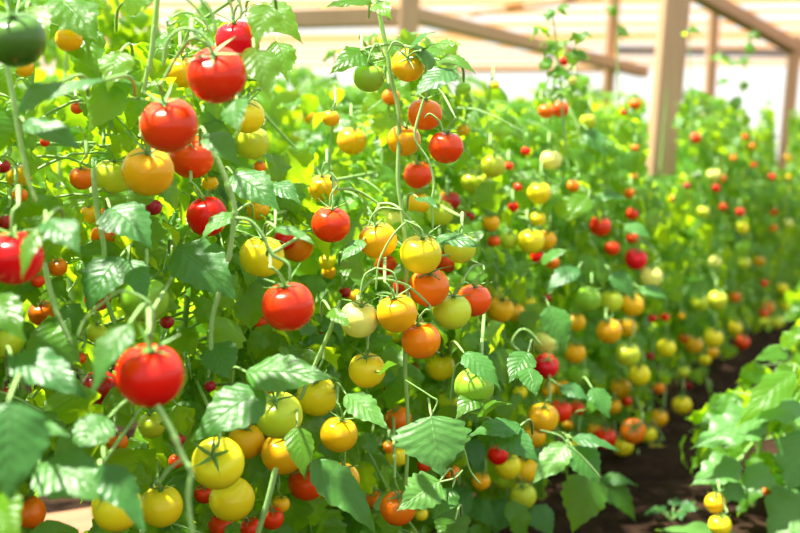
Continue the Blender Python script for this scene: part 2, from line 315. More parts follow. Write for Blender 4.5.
# ---------------------------------------------------------------- the tomatoes as read off the photograph: x, y, diameter, colour
# options: n = short unique name (anchor), L = whole label, t = tilt of the calyx towards the viewer, f = front-to-back order, z = depth, s = height/width
TOM = [
 (16,39,59,'d',dict(n='the dark green tomato',L='dark unripe green tomato hanging at the upper left corner beside a stem',t=.3,z=.80)),
 (69,39,27,'a',dict(f=2)), (24,68,20,'a',dict(f=3)), (77,108,13,'q',dict(f=4)),
 (217,75,59,'r',dict(n='the glossy red upper tomato',L='glossy bright red tomato in front, larger of the upper red pair',t=.5)),
 (237,40,43,'r',dict(L='red tomato half hidden behind the glossier upper red one',f=2,t=.2)),
 (183,73,37,'a',dict(L='amber tomato peeping out behind the glossy red upper tomato',f=3)),
 (169,125,58,'q',dict(n='the big orange-red tomato',L='big orange-red tomato directly above the large amber one',f=0)),
 (192,157,45,'q',dict(L='red-orange tomato wedged below and behind the big orange-red tomato',f=2)),
 (148,171,52,'a',dict(n='the large amber tomato',L='large amber tomato under the big orange-red one',f=1)),
 (113,176,38,'l',dict(L='lime yellow tomato tucked behind the large amber one',f=3)),
 (247,116,36,'y',dict(L='yellow tomato under the red pair, partly behind a dark leaf',f=2)),
 (251,142,37,'l',dict(L='lime green tomato directly below the yellow one under the red pair',f=3)),
 (207,216,41,'r',dict(n='the tapering red tomato',L='tapering bright red tomato with a long spiky calyx beside the thick stem',s=1.08)),
 (14,257,58,'r',dict(n='the big red tomato at the left edge',L='big red tomato at the left edge behind a drooping leaf',z=.82)),
 (262,256,45,'y',dict(n='the lemon yellow tomato',L='lemon yellow tomato above the large round orange one',f=1)),
 (288,306,53,'q',dict(n='the round orange tomato',L='large round deep orange tomato hanging from the curved stalk',f=0,t=.1)),
 (297,246,34,'o',dict(L='orange tomato behind a leaf, right beside the lemon yellow one',f=3)),
 (284,240,22,'r',dict(f=4)), (258,209,24,'a',dict(f=4)), (210,183,17,'a',dict(f=5)), (260,167,13,'o',dict(f=6)),
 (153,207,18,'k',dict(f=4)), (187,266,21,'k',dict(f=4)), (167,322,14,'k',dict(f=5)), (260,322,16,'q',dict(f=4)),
 (331,224,39,'r',dict(n='the round red hanging tomato',L='round bright red tomato hanging alone on a pale stalk',t=.15)),
 (323,188,30,'a',dict(f=3)), (327,262,17,'y',dict(f=5)), (329,272,15,'a',dict(f=5)),
 (45,142,10,'q',dict(f=5)), (19,176,26,'a',dict(f=4)), (20,195,15,'o',dict(f=5)), (82,178,25,'o',dict(f=5)),
 (3,166,15,'k',dict(f=5)), (5,222,16,'k',dict(f=5)), (90,214,19,'a',dict(f=4)), (103,236,24,'o',dict(f=4)), (107,214,15,'o',dict(f=5)),
 (58,267,19,'o',dict(f=4)), (38,264,12,'a',dict(f=5)), (38,281,14,'r',dict(f=6)), (42,313,27,'o',dict(f=5)), (98,298,27,'q',dict(f=5)),
 (6,342,36,'l',dict(L='pale lime tomato at the left edge below the big red one',f=3)),
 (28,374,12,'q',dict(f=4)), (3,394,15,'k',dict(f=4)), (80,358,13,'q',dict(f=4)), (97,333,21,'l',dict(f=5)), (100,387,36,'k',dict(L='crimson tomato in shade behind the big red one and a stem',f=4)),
 (145,299,48,'g',dict(n='the pale green shaded tomato',L='pale green tomato in shade right above the biggest red one',f=1)),
 (150,375,68,'r',dict(n='the biggest red tomato',L='biggest bright red tomato, shiny, hanging low on an arched stalk',f=0,t=.12)),
 (117,442,22,'o',dict(f=4)), (152,425,28,'l',dict(f=4)),
 (27,513,37,'o',dict(L='dull orange tomato in the bottom left corner, half shaded',f=3)),
 (117,507,50,'y',dict(n='the bottom left yellow pair',L='large yellow tomato partly covered by a dark drooping leaf',f=2,z=.85)),
 (161,506,44,'y',dict(L='yellow tomato against the pale jointed stalk near the bottom edge',f=2)),
 (218,463,53,'y',dict(n='the spiky-topped yellow tomato',L='large yellow tomato with a dark star calyx facing the viewer',f=0,t=.75)),
 (232,499,46,'y',dict(L='yellow tomato directly below the one with the dark star calyx',f=1)),
 (246,441,37,'a',dict(L='amber yellow tomato between the big leaf and the star calyx tomato',f=2)),
 (279,415,48,'l',dict(n='the lime tomato under a big leaf',L='lime yellow tomato under the tip of the big horizontal leaf',f=0)),
 (317,396,42,'y',dict(L='yellow tomato right of the lime one below the horizontal leaf',f=2)),
 (283,453,44,'a',dict(L='golden amber tomato below the lime one, beside a small pale leaf',f=2)),
 (307,482,38,'q',dict(n='the low orange-red tomato',L='orange-red tomato low down between pale leaf and green stem',f=3)),
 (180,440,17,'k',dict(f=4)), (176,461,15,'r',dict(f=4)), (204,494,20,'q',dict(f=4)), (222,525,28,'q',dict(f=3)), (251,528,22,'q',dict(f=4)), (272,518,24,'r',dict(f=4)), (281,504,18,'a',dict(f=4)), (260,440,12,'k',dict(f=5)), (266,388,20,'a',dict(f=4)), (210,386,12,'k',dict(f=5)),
 (369,77,32,'g',dict(n='the upper green tomato',L='bright green tomato hanging high beside the middle vine',t=.1)),
 (408,65,34,'a',dict(n='the topmost yellow tomato',L='golden yellow tomato high on the middle vine, calyx facing forward',t=.95)),
 (425,114,35,'o',dict(L='orange tomato on the middle vine beneath a pale shiny leaf',f=2)),
 (331,118,18,'a',dict()), (352,141,30,'a',dict(n='the blurred golden tomato',L='soft-focus golden tomato left of the middle vine',z=1.6)),
 (446,147,35,'r',dict(n='the red tomato on the middle vine',L='bright red tomato on the right side of the middle vine',f=1,t=.1)),
 (404,140,34,'a',dict(L='golden tomato directly behind the main stem of the middle vine',f=3)),
 (418,175,29,'q',dict(L='reddish orange tomato in shade below the red one on middle vine',f=3)),
 (391,97,18,'o',dict(f=6)), (463,130,13,'a',dict(f=4)),
 (473,181,26,'l',dict(f=3)), (418,203,24,'a',dict(f=4)), (440,213,28,'l',dict(f=3,L='lime tomato behind a curled leaf above the central cluster')), (450,201,21,'k',dict(f=5)), (470,216,9,'k',dict(f=6)), (463,214,8,'k',dict(f=6)),
 (460,248,32,'l',dict(L='dull lime green tomato just right of the central cluster top',f=4)), (390,220,29,'p',dict(f=5)),
 (378,240,39,'a',dict(L='amber tomato at the upper left of the central cluster',f=2)),
 (421,254,42,'y',dict(L='bright yellow tomato at the top of the central cluster',f=1)),
 (445,261,25,'r',dict(f=3,L='small red tomato squeezed behind the top yellow one of the cluster')), (386,265,22,'q',dict(f=5)),
 (359,319,39,'p',dict(n='the pale yellow tomato',L='pale yellow tomato at the far left of the central cluster',f=0,t=.25)),
 (397,313,41,'a',dict(n='the central amber tomato',L='round amber tomato in the middle of the central cluster',f=0,t=.1)),
 (429,287,41,'o',dict(L='orange tomato upper middle in the central cluster, above the pale lime one',f=1)),
 (452,311,39,'l',dict(L='pale lime tomato on the right of the central cluster',f=2,t=.1)),
 (474,300,35,'q',dict(L='orange-red tomato at the rightmost end of the central cluster',f=3)),
 (421,340,40,'o',dict(L='deep orange tomato hanging lowest in the central cluster',f=0,t=0)),
 (401,288,20,'q',dict(f=5)), (393,331,26,'y',dict(f=4)), (353,297,18,'a',dict(f=5)), (345,292,12,'k',dict(f=6)),
 (367,370,37,'y',dict(n='the yellow tomato below the cluster',L='yellow tomato under the pale one, crossed by a small leaf',f=1,t=.2)),
 (440,366,30,'y',dict(f=2,L='yellow tomato below the lime one of the central cluster')), (414,367,12,'k',dict(f=5)), (387,385,14,'k',dict(f=5)), (318,337,14,'k',dict(f=6)),
 (474,387,40,'g',dict(n='the shiny green tomato',L='shiny round green tomato under a bluish drooping leaf',f=0,t=.2)), (448,400,23,'l',dict(f=2)), (438,392,17,'g',dict(f=3)),
 (339,434,38,'a',dict(n='the golden tomato',L='golden tomato hanging between the pale leaf and the veined leaf',f=0)),
 (342,480,36,'a',dict(L='amber tomato directly below the golden one, behind a long leaf',f=2,t=.3)), (333,494,26,'a',dict(f=4)),
 (398,419,27,'o',dict(f=2,L='orange tomato peeping out above left of the large veined leaf')), (397,455,24,'y',dict(f=4)), (389,447,13,'o',dict(f=5)), (424,465,14,'q',dict(f=4)), (452,473,17,'o',dict(f=4)),
 (398,508,36,'o',dict(n='the lowest orange tomato',L='deep orange tomato lowest in the middle, under a veined leaf',f=1)), (374,500,18,'o',dict(f=3)), (421,514,14,'y',dict(f=4)),
 (560,109,18,'q',dict(n='the high red tomato',L='orange-red tomato high up under the tall leafy shoot')), (546,111,16,'o',dict()), (588,121,17,'l',dict()), (564,61,10,'r',dict(L='small red tomato highest on the tall leafy shoot')), (572,80,10,'p',dict()), (495,85,9,'y',dict()),
 (635,104,12,'o',dict()), (624,112,7,'r',dict()),
 (493,166,25,'l',dict(n='the upper lime pair',L='lime green tomato beside the pale leaves, upper of a touching pair')), (481,181,20,'l',dict(f=2)),
 (551,160,22,'p',dict(n='the cream tomato',L='cream coloured tomato hanging high in the middle of the row')), (539,193,24,'y',dict()),
 (526,151,10,'r',dict(f=4)), (509,166,9,'r',dict(f=4)), (518,187,9,'r',dict(f=4)), (513,207,11,'r',dict(f=4)),
 (491,223,18,'a',dict(f=2)), (494,241,13,'q',dict(f=2)), (538,219,16,'y',dict(f=2)),
 (531,241,27,'y',dict(n='the mid-row yellow tomato',L='yellow tomato overlapping an amber one in the middle of the row',f=1,t=.1)), (546,240,21,'a',dict(f=2)), (538,257,15,'r',dict(f=3)), (509,240,19,'l',dict(f=3)), (552,262,15,'o',dict(f=3)),
 (573,186,13,'o',dict()), (600,226,22,'q',dict()), (632,214,13,'r',dict()), (612,248,16,'r',dict()), (632,238,13,'r',dict()),
 (636,259,23,'r',dict(n='the red trio',L='largest and lowest of the red tomatoes bunched under a dark leaf',f=0)),
 (629,193,11,'o',dict()), (635,148,8,'o',dict()), (634,176,7,'o',dict()),
 (695,138,12,'r',dict(n='the red tomato by the thick post',L='vivid red tomato just right of the thick wooden post')),
 (714,175,14,'p',dict(n='the far cream tomato',L='cream tomato touching an orange one in the blurred far foliage')), (722,178,9,'o',dict(f=2)), (716,188,9,'r',dict(f=3)),
 (740,212,9,'r',dict()), (674,199,9,'o',dict()), (687,186,8,'k',dict()), (745,137,6,'r',dict()), (752,146,7,'o',dict()), (733,158,7,'o',dict()), (754,165,6,'r',dict()), (772,177,7,'r',dict()),
 (703,212,13,'l',dict()), (742,228,13,'y',dict()), (759,261,12,'a',dict()), (715,262,13,'p',dict()), (744,263,13,'l',dict()), (774,212,8,'q',dict()), (773,228,8,'o',dict()), (788,223,10,'p',dict()), (788,158,8,'a',dict(n='the amber tomato by the far right post')), (789,177,6,'a',dict()), (723,207,8,'q',dict()),
 (500,309,28,'a',dict(n='the hidden amber pair',L='amber yellow tomato right of the central cluster, half behind leaves',f=1)), (515,312,20,'a',dict(f=2)), (494,294,22,'l',dict(f=3)), (529,303,13,'y',dict(f=3)), (547,298,9,'k',dict(f=3)),
 (588,299,26,'g',dict(n='the round green tomato',L='round green tomato at the head of a line of yellow ones',f=1)), (611,301,24,'l',dict(f=1)), (632,305,24,'a',dict(f=2)), (609,331,26,'a',dict(n='the amber tomato below the green one',L='amber tomato below the round green one',f=0)), (626,327,21,'a',dict(f=2)),
 (552,326,19,'a',dict(f=3)), (576,322,20,'a',dict(f=2)), (546,342,24,'p',dict(f=1)),
 (546,366,26,'r',dict(n='the red tomato among curly stalks',L='bright red tomato among curly stalks, beside a yellow one',f=0,t=.5)), (575,353,22,'a',dict(f=1)), (578,375,22,'g',dict(f=2)), (628,354,25,'l',dict(n='the lower lime tomato',f=1)), (639,375,23,'y',dict(f=0)), (620,388,21,'a',dict(f=2)),
 (527,359,15,'q',dict(f=3)), (547,389,15,'a',dict(f=2)), (561,387,17,'a',dict(f=3)), (520,392,15,'y',dict(f=3)),
 (651,277,23,'p',dict(n='the pale tomato beside the red trio',L='pale yellow tomato just below the bunch of red ones',f=1)),
 (700,303,18,'l',dict(f=1)), (717,300,20,'l',dict(n='the far lime pair',f=1)), (735,297,12,'o',dict()), (665,317,9,'r',dict()), (652,318,9,'r',dict()), (681,316,8,'a',dict()),
 (713,338,20,'y',dict(n='the far yellow bunch')), (735,328,15,'y',dict()), (742,342,15,'q',dict(n='the far orange-red tomato by the path')), (768,307,13,'o',dict(n='the last tomatoes beside the dark path')), (764,313,10,'q',dict()), (777,322,14,'l',dict(f=0)), (785,306,11,'y',dict()), (782,288,12,'y',dict()), (765,322,12,'l',dict(f=2)),
 (694,345,18,'a',dict()), (712,352,13,'a',dict(f=2)), (684,338,11,'o',dict(f=2)), (666,348,20,'y',dict(f=1)), (650,356,9,'k',dict(f=3)), (659,388,12,'o',dict()), (688,385,9,'k',dict()), (683,372,13,'l',dict()), (764,283,8,'q',dict()), (705,360,12,'y',dict(f=3)),
 (543,418,32,'a',dict(n='the egg-yolk yellow tomato',L='egg-yolk yellow tomato in front of a red one, lower row',f=0)), (533,436,26,'a',dict(f=2)), (560,411,24,'r',dict(f=1)), (577,408,15,'q',dict(f=3)),
 (498,455,21,'r',dict(f=0,L='small red tomato half under a dark leaf, above a yellow one')), (508,466,27,'y',dict(f=1)), (525,470,27,'a',dict(f=1)),
 (523,496,27,'l',dict(n='the lowest lime green tomato',L='lime green tomato hanging lowest, close above the soil shadows',f=0,t=.2)), (505,481,21,'l',dict(f=3)), (481,481,19,'a',dict(f=2)),
 (575,443,15,'y',dict(f=2)), (605,438,23,'r',dict(f=1)), (633,431,26,'o',dict(n='the orange tomato facing the path',L='orange tomato with a dark star calyx facing the path',f=0,t=.8)), (613,406,17,'a',dict(f=2)), (626,401,12,'r',dict(f=3)), (594,430,13,'a',dict(f=3)), (623,446,21,'y',dict(f=2)), (638,465,13,'o',dict(f=1)), (568,424,12,'a',dict(f=4)),
 (659,418,18,'a',dict(f=1)), (682,405,20,'y',dict(n='the pale yellow tomato by the path',f=0)), (657,454,21,'a',dict(n='the amber tomato over bare soil',L='amber tomato hanging lowest over the bare dark soil',f=0)), (643,463,12,'o',dict(f=2)), (648,434,18,'y',dict(f=2)), (677,431,7,'o',dict(f=2)),
 (715,503,21,'a',dict(n='the tomatoes of the low plant',L='yellow tomato on the low plant across the path, upper one',z=1.70)), (720,525,23,'y',dict(L='yellow-green tomato on the low plant across the path, bottom one',z=1.69)), (765,491,10,'o',dict(L='tiny orange tomato inside the low plant across the path',z=1.95)),
]
def zface(px):
    u = (px-400)/F
    return 0.707/max(0.52-u, 0.02)

def tomato_mesh(name, nu, nv, h=0.93):
    V = []; Q = []
    for i in range(nv+1):
        t = math.pi*i/nv
        r = math.sin(t)
        z = math.cos(t)
        rr = (abs(r)**0.94)
        zz = z*h
        if z > 0.6: zz -= 0.30*((z-0.6)/0.4)**2*0.55
        if z < -0.9: zz += 0.03*((-z-0.9)/0.1)
        for k in range(nu):
            a = TAU*k/nu
            lob = 1+0.012*math.cos(5*a)*max(z, 0)
            V.append((max(rr, 1e-4)*lob*math.cos(a), max(rr, 1e-4)*lob*math.sin(a), zz))
    for i in range(nv):
        for k in range(nu):
            k2 = (k+1) % nu
            Q.append((i*nu+k, (i+1)*nu+k, (i+1)*nu+k2, i*nu+k2))
    return np_mesh(name, np.array(V), np.array(Q))
FM = {}
def fruit_me(col, hi):
    if (col, hi) not in FM:
        me = tomato_mesh('tomato', 40 if hi else 22, 26 if hi else 14); me.materials.append(FR[col]); FM[(col, hi)] = me
    return FM[(col, hi)]
TOPZ = 0.93-0.165
def calyx_mesh(seed):
    r = random.Random(seed); V = []; Q = []; n = 0
    ns = r.choice([5, 5, 6])
    for s in range(ns):
        a = TAU*s/ns+r.uniform(-.15, .15); ln = r.uniform(0.70, 1.05); lift = r.uniform(0.1, 1.2); cur = r.uniform(0.2, 0.9)
        K = 8
        for i in range(K+1):
            t = i/K
            rad = 0.05+ln*t
            surf = TOPZ+0.075 - (0.34*max(0, rad-0.25)**1.8)
            z = surf+lift*t*0.6+cur*t*t*t*0.25
            w = 0.085*math.sin(math.pi*min(1, t*0.85+0.22))*(1-t*0.75)+0.006
            for j, (oy, oz) in enumerate(((-w, 0.02), (0, 0.0), (w, 0.02), (0, -0.03))):
                ca, sa = math.cos(a+0.25*t*math.sin(seed+s)), math.sin(a+0.25*t*math.sin(seed+s))
                V.append((ca*rad-sa*oy, sa*rad+ca*oy, z+oz))
        for i in range(K):
            for j in range(4):
                j2 = (j+1) % 4
                Q.append((n+i*4+j, n+i*4+j2, n+(i+1)*4+j2, n+(i+1)*4+j))
        n += (K+1)*4
    mb = MB(); mb.add(V, Q)
    tube(mb, [(0, 0, TOPZ-0.03), (0, 0, TOPZ+0.05), (0, 0, TOPZ+0.10)], 0.13, 0.08, seg=8, per=2)
    me = np_mesh('calyx', np.concatenate(mb.V), np.concatenate(mb.Q)); me.materials.append(M_CALYX); return me
CAL = [calyx_mesh(s) for s in range(5)]
PEDEND = []
def pedicel_mesh(seed):
    r = random.Random(seed+50); dx = r.uniform(0.25, 0.7); e = Vector((dx, 0, TOPZ+r.uniform(0.75, 1.05)))
    mb = MB()
    tube(mb, [(0, 0, TOPZ+0.04), (0.03, 0, TOPZ+0.35), (dx*0.35, 0.02, TOPZ+0.62), (dx*0.5, 0.02, TOPZ+0.72)], 0.046, 0.055, seg=7, per=4)
    tube(mb, [(dx*0.47, 0.02, TOPZ+0.70), (dx*0.55, 0.02, TOPZ+0.74)], 0.08, 0.08, seg=7, per=2)
    tube(mb, [(dx*0.5, 0.02, TOPZ+0.72), (dx*0.75, 0.01, TOPZ+0.84), tuple(e)], 0.052, 0.052, seg=7, per=3)
    me = np_mesh('pedicel', np.concatenate(mb.V), np.concatenate(mb.Q)); me.materials.append(M_STEM); PEDEND.append(e); return me
PED = [pedicel_mesh(s) for s in range(5)]

toms = []
placed = []
order = sorted(range(len(TOM)), key=lambda i: (TOM[i][4].get('f', 1), -TOM[i][2]))
tr = random.Random(5)
for i in order:
    x, y, d, c, op = TOM[i]
    zf = zface(x)
    if 'z' in op: z = op['z']
    else:
        z = F*0.0465/d
        f = op.get('f', 1)
        lo, hi = zf-0.24, zf+0.02+0.05*f
        z = min(max(z, lo), hi)
        if x > 330 and x < 480 and d > 30: z = min(z, 1.14+0.02*f)
        if d < 26 and x < 480: z = min(zf+0.16, max(z, zf-0.1))
    step = 0.004*z
    for it in range(200):
        r = d*z/(2*F); p = at(x, y, z)
        hit = any((p-q).length < (r+s)*0.985 for q, s in placed)
        if not hit: break
        z += step
    placed.append((p, r)); toms.append(dict(i=i, p=p, r=r, z=z, x=x, y=y, d=d, c=c, op=op))

# ---------------------------------------------------------------- labels for the tomatoes
anch = [t for t in toms if 'n' in t['op']]
used = {}
for t in toms:
    if 'L' in t['op']: t['label'] = t['op']['L']; used[t['label']] = 1
DIR = ['right of', 'above right of', 'directly above', 'above left of', 'left of', 'below left of', 'directly below', 'below right of']
def lab(t):
    if 'label' in t: return
    sz = 'small' if t['d'] < 12 else ('half-hidden' if t['op'].get('f', 1) >= 3 and t['x'] < 500 else ('mid-sized' if t['d'] < 20 else 'plump'))
    for cand in sorted(anch, key=lambda a: (a['x']-t['x'])**2+(a['y']-t['y'])**2)[:9]:
        if cand is t: continue
        ang = math.atan2(-(t['y']-cand['y']), t['x']-cand['x'])
        k = int(round(ang/(math.pi/4))) % 8
        dist = math.hypot(t['y']-cand['y'], t['x']-cand['x'])
        how = 'just ' if dist < (t['d']+cand['d'])*0.75 else ('' if dist < 70 else 'well ')
        if how and DIR[k].startswith('directly'): rel = how+DIR[k].replace('directly ', '')
        else: rel = how+DIR[k]
        s = f"{sz} {CNAME[t['c']]} tomato {rel} {cand['op']['n']}"
        if s not in used and len(s.split()) <= 16:
            used[s] = 1; t['label'] = s; return
    t['label'] = s+' nearby'
for t in sorted(toms, key=lambda t: -t['d']): lab(t)
print('LABELS', len(toms), len({t['label'] for t in toms}))

for t in toms:
    hi = t['d'] >= 22
    o = link('tomato', fruit_me(t['c'], hi)); t['o'] = o
    r = t['r']; s = t['op'].get('s', 1.0)
    o.location = t['p']; o.scale = (r, r, r*s)
    tilt = t['op'].get('t', tr.uniform(0.0, 0.35))+0.22; yaw = tr.uniform(0, TAU); roll = tr.uniform(-0.22, 0.22)
    R = Matrix.Rotation(roll, 4, 'Y')@Matrix.Rotation(tilt, 4, 'X')@Matrix.Rotation(yaw, 4, 'Z')
    o.rotation_euler = R.to_euler()
    tag(o, t['label'], 'tomato', 'ripening cherry tomatoes on the vines')
    k = tr.randrange(5)
    c = link('calyx', CAL[k], o)
    k = tr.randrange(5)
    p = link('pedicel', PED[k], o)
    MW = Matrix.LocRotScale(t['p'], R.to_quaternion(), Vector((r, r, r*s)))
    t['end'] = MW@PEDEND[k]

# ---------------------------------------------------------------- hero leaves: base x,y  tip x,y  width  depth-offset from tomato face  material  normal tilt (up, towards viewer, sideways)
HL = [
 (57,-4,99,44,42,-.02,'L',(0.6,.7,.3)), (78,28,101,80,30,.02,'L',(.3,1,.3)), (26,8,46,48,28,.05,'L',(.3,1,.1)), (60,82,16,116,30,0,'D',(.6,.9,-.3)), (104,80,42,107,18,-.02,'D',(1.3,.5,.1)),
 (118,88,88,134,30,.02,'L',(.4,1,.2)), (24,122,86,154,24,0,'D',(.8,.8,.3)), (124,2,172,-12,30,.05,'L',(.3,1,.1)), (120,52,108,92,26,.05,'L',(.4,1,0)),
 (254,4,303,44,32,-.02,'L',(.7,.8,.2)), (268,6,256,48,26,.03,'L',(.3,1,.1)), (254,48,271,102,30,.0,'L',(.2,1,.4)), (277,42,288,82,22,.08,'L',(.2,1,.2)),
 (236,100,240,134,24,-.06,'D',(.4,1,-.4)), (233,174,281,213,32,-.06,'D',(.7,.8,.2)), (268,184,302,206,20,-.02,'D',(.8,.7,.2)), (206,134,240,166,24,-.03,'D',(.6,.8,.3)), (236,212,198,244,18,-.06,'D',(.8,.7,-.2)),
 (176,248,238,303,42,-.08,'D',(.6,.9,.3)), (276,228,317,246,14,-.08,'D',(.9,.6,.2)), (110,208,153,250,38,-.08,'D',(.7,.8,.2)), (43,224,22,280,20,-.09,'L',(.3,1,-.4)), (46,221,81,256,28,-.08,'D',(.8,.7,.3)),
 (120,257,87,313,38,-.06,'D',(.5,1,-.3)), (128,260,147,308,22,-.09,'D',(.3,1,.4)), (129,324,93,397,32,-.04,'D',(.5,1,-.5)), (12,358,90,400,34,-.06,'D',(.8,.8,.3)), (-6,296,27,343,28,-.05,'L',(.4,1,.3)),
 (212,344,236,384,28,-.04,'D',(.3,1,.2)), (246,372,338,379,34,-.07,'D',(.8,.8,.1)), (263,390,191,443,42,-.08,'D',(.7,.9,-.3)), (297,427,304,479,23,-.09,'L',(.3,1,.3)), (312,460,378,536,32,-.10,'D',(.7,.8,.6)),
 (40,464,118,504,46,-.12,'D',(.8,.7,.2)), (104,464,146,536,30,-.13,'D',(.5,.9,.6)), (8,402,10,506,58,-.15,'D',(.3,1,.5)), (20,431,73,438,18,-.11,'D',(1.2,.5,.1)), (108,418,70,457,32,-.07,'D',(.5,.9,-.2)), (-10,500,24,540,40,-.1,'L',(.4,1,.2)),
 (431,416,441,478,56,-.07,'V',(.35,1,.1)), (440,481,397,511,30,-.07,'V',(.6,.9,-.2)), (346,394,389,430,24,-.03,'V',(.9,.7,.2)), (436,238,485,249,18,-.04,'D',(.9,.7,.2)), (418,198,438,210,14,-.06,'D',(.9,.6,.2)),
 (367,50,329,75,22,-.02,'L',(.5,.9,-.1)), (372,52,383,80,14,-.0,'L',(.2,1,.2)), (427,48,463,46,14,-.04,'L',(.9,.6,.1)), (408,50,436,32,16,-.02,'D',(.8,.7,.1)), (440,60,476,74,18,-.02,'L',(.6,.8,.3)), (453,70,413,99,27,-.06,'D',(.9,.8,-.2)), (373,1,322,9,14,-.03,'L',(.6,.8,-.1)), (376,4,392,20,16,0,'L',(.3,1,.2)), (420,46,430,78,18,-.02,'D',(.2,1,.6)),
 (464,353,501,391,22,-.07,'D',(.7,.8,.3)), (346,340,330,385,0,0,'D',(.5,1,.2)), (520,426,466,437,22,-.05,'D',(1,.6,0)), (500,430,540,463,26,-.05,'D',(.6,.8,.3)),
 (566,444,532,485,23,-.12,'V',(.9,.8,-.2)), (572,446,600,486,27,-.12,'D',(.6,.9,.3)), (572,438,620,452,15,-.12,'D',(1,.6,.2)), (592,474,572,535,34,-.14,'L',(.2,1,-.1)), (602,478,636,522,22,-.14,'L',(.4,.9,.3)), (600,478,638,486,14,-.13,'D',(1,.6,.1)), (598,514,630,527,11,-.13,'D',(1.2,.5,0)),
 (578,268,545,294,17,-.06,'D',(.9,.8,-.2)), (549,306,566,354,24,-.09,'D',(.3,1,.3)), (528,352,508,384,22,-.05,'D',(.5,1,-.2)), (527,368,536,398,20,-.08,'D',(.4,1,.3)), (480,392,455,420,20,-.03,'L',(.6,.8,-.1)), (380,372,398,364,12,-.05,'L',(.7,.8,.1)), (592,388,610,420,18,-.1,'D',(.4,1,.4)),
 (612,272,634,300,18,-.05,'D',(.6,.9,.2)), (598,196,628,200,14,-.05,'D',(.9,.7,.1)), (588,196,566,222,18,-.05,'L',(.5,.9,-.1)), (540,262,570,250,14,-.05,'D',(.9,.7,.1)), (455,486,470,520,18,-.06,'D',(.4,1,.3)), (452,488,432,520,20,-.05,'D',(.4,1,-.3)), (470,500,500,530,18,-.05,'D',(.5,.9,.3)),
 (330,310,352,330,14,-.02,'L',(.5,.9,.2)), (345,262,362,290,18,.0,'L',(.3,1,.3)), (363,240,340,262,14,.0,'V',(.9,.7,-.2)), (330,410,352,420,0,0,'D',(.5,1,.2)),
 (468,438,480,478,20,-.04,'D',(.5,.9,.3)), (506,500,494,536,26,-.02,'D',(.5,.9,-.2)), (532,506,553,538,24,-.02,'D',(.5,.9,.3)), (478,414,512,404,18,-.05,'L',(.9,.6,.1)), (560,386,590,402,16,-.05,'D',(.8,.7,.2)), (586,410,608,396,14,-.05,'D',(.8,.7,.2)), (640,288,668,300,14,-.04,'D',(.8,.7,.2)), (455,520,440,545,26,-.04,'L',(.5,.9,-.2)), (548,462,520,452,14,-.05,'D',(.9,.7,-.1)), (625,225,652,240,14,-.04,'D',(.7,.8,.2)), (588,130,606,158,16,-.04,'D',(.4,1,.2)),
 # the low plant across the path
 (768,416,690,449,30,0,'W',(.9,.8,-.2)), (794,372,736,428,22,0,'X',(.6,.9,-.3)), (740,462,690,486,26,0,'W',(.9,.8,-.1)), (735,478,716,505,26,0,'W',(.6,1,0)), (800,404,756,420,26,0,'W',(1.1,.7,0)), (806,430,788,494,34,0,'W',(.5,1,-.2)), (812,498,766,540,44,0,'W',(.7,.9,-.2)), (745,538,655,530,14,0,'W',(1.2,.6,0)), (745,470,778,486,24,0,'W',(.7,.9,.2)), (752,440,800,455,24,0,'D',(.7,.9,.2)), (780,345,806,332,14,0,'X',(.8,.8,.1)), (788,350,752,362,14,0,'X',(.8,.8,-.1)),
]
M_LEAF_V = leaf_material('tomato_leaf_veined', (0.07, 0.22, 0.04), (0.12, 0.30, 0.05), (0.25, 0.56, 0.03), (0.38, 0.68, 0.04), trans=0.30, rough=0.42)
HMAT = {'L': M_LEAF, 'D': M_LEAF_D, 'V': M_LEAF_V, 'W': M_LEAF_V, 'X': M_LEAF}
hero_leaves = []          # (object, centre)
blockers = [(t['x'], t['y'], t['d']/2, t['z'], 1.0) for t in toms]
hr = random.Random(21)
for k, (bx, by, tx, ty, w, dz, mk, nrm) in enumerate(HL):
    if w == 0: continue
    cx = (bx+tx)/2
    if mk in 'WX': z = 1.72 if ty > 400 else 1.85
    else:
        zs = [t['z'] for t in toms if abs(t['x']-cx) < 60 and abs(t['y']-(by+ty)/2) < 70 and t['d'] > 24 and t['op'].get('f', 1) < 3]
        z = (min(zs) if zs else zface(cx)-0.03)+dz*0.75
    B = at(bx, by, z+0.015); T = at(tx, ty, z-0.01)
    ln = (T-B).length
    wr = (w*z/F)/ln
    up, vw, sd = nrm
    bend = hr.uniform(0.35, 0.7) if mk not in 'VW' else hr.uniform(0.2, 0.4)
    V, Q, UV = leaf_template(36, 10, 900+k, width=min(wr*1.1, 1.3), bend=bend, fold=hr.uniform(.1, .32), teeth=hr.uniform(.10, .17) if mk not in 'VWX' else (hr.uniform(.14, .2) if mk == 'V' else hr.uniform(.22, .36)), nteeth=7 if mk not in 'WX' else 4, wave=hr.uniform(.01, .025))
    V = V.copy()
    tipx = V[-6]; V /= math.hypot(tipx[0], tipx[2])
    a = math.atan2(tipx[2], tipx[0])
    ca, sa = math.cos(-a), math.sin(-a)
    V = np.stack([V[:, 0]*ca-V[:, 2]*sa, V[:, 1], V[:, 0]*sa+V[:, 2]*ca], 1)
    Rm = frame(T-B, Vector((sd, -vw, up)))
    W = V*ln@Rm.T
    me = np_mesh('leaf', W, Q, uv=UV, tint=np.full(len(V), hr.random()))
    mb = None
    o = link('leaf', me, None, HMAT[mk]); o.location = B
    pe = B + (B-T).normalized()*0.02+Vector((0, 0.03, 0.0))
    hero_leaves.append([o, (B+T)/2, z, mk, B, pe])
    for s in (0.25, 0.5, 0.75):
        blockers.append((bx+(tx-bx)*s, by+(ty-by)*s, w*0.42, z, 0.6 if mk not in 'WX' else 0.5))
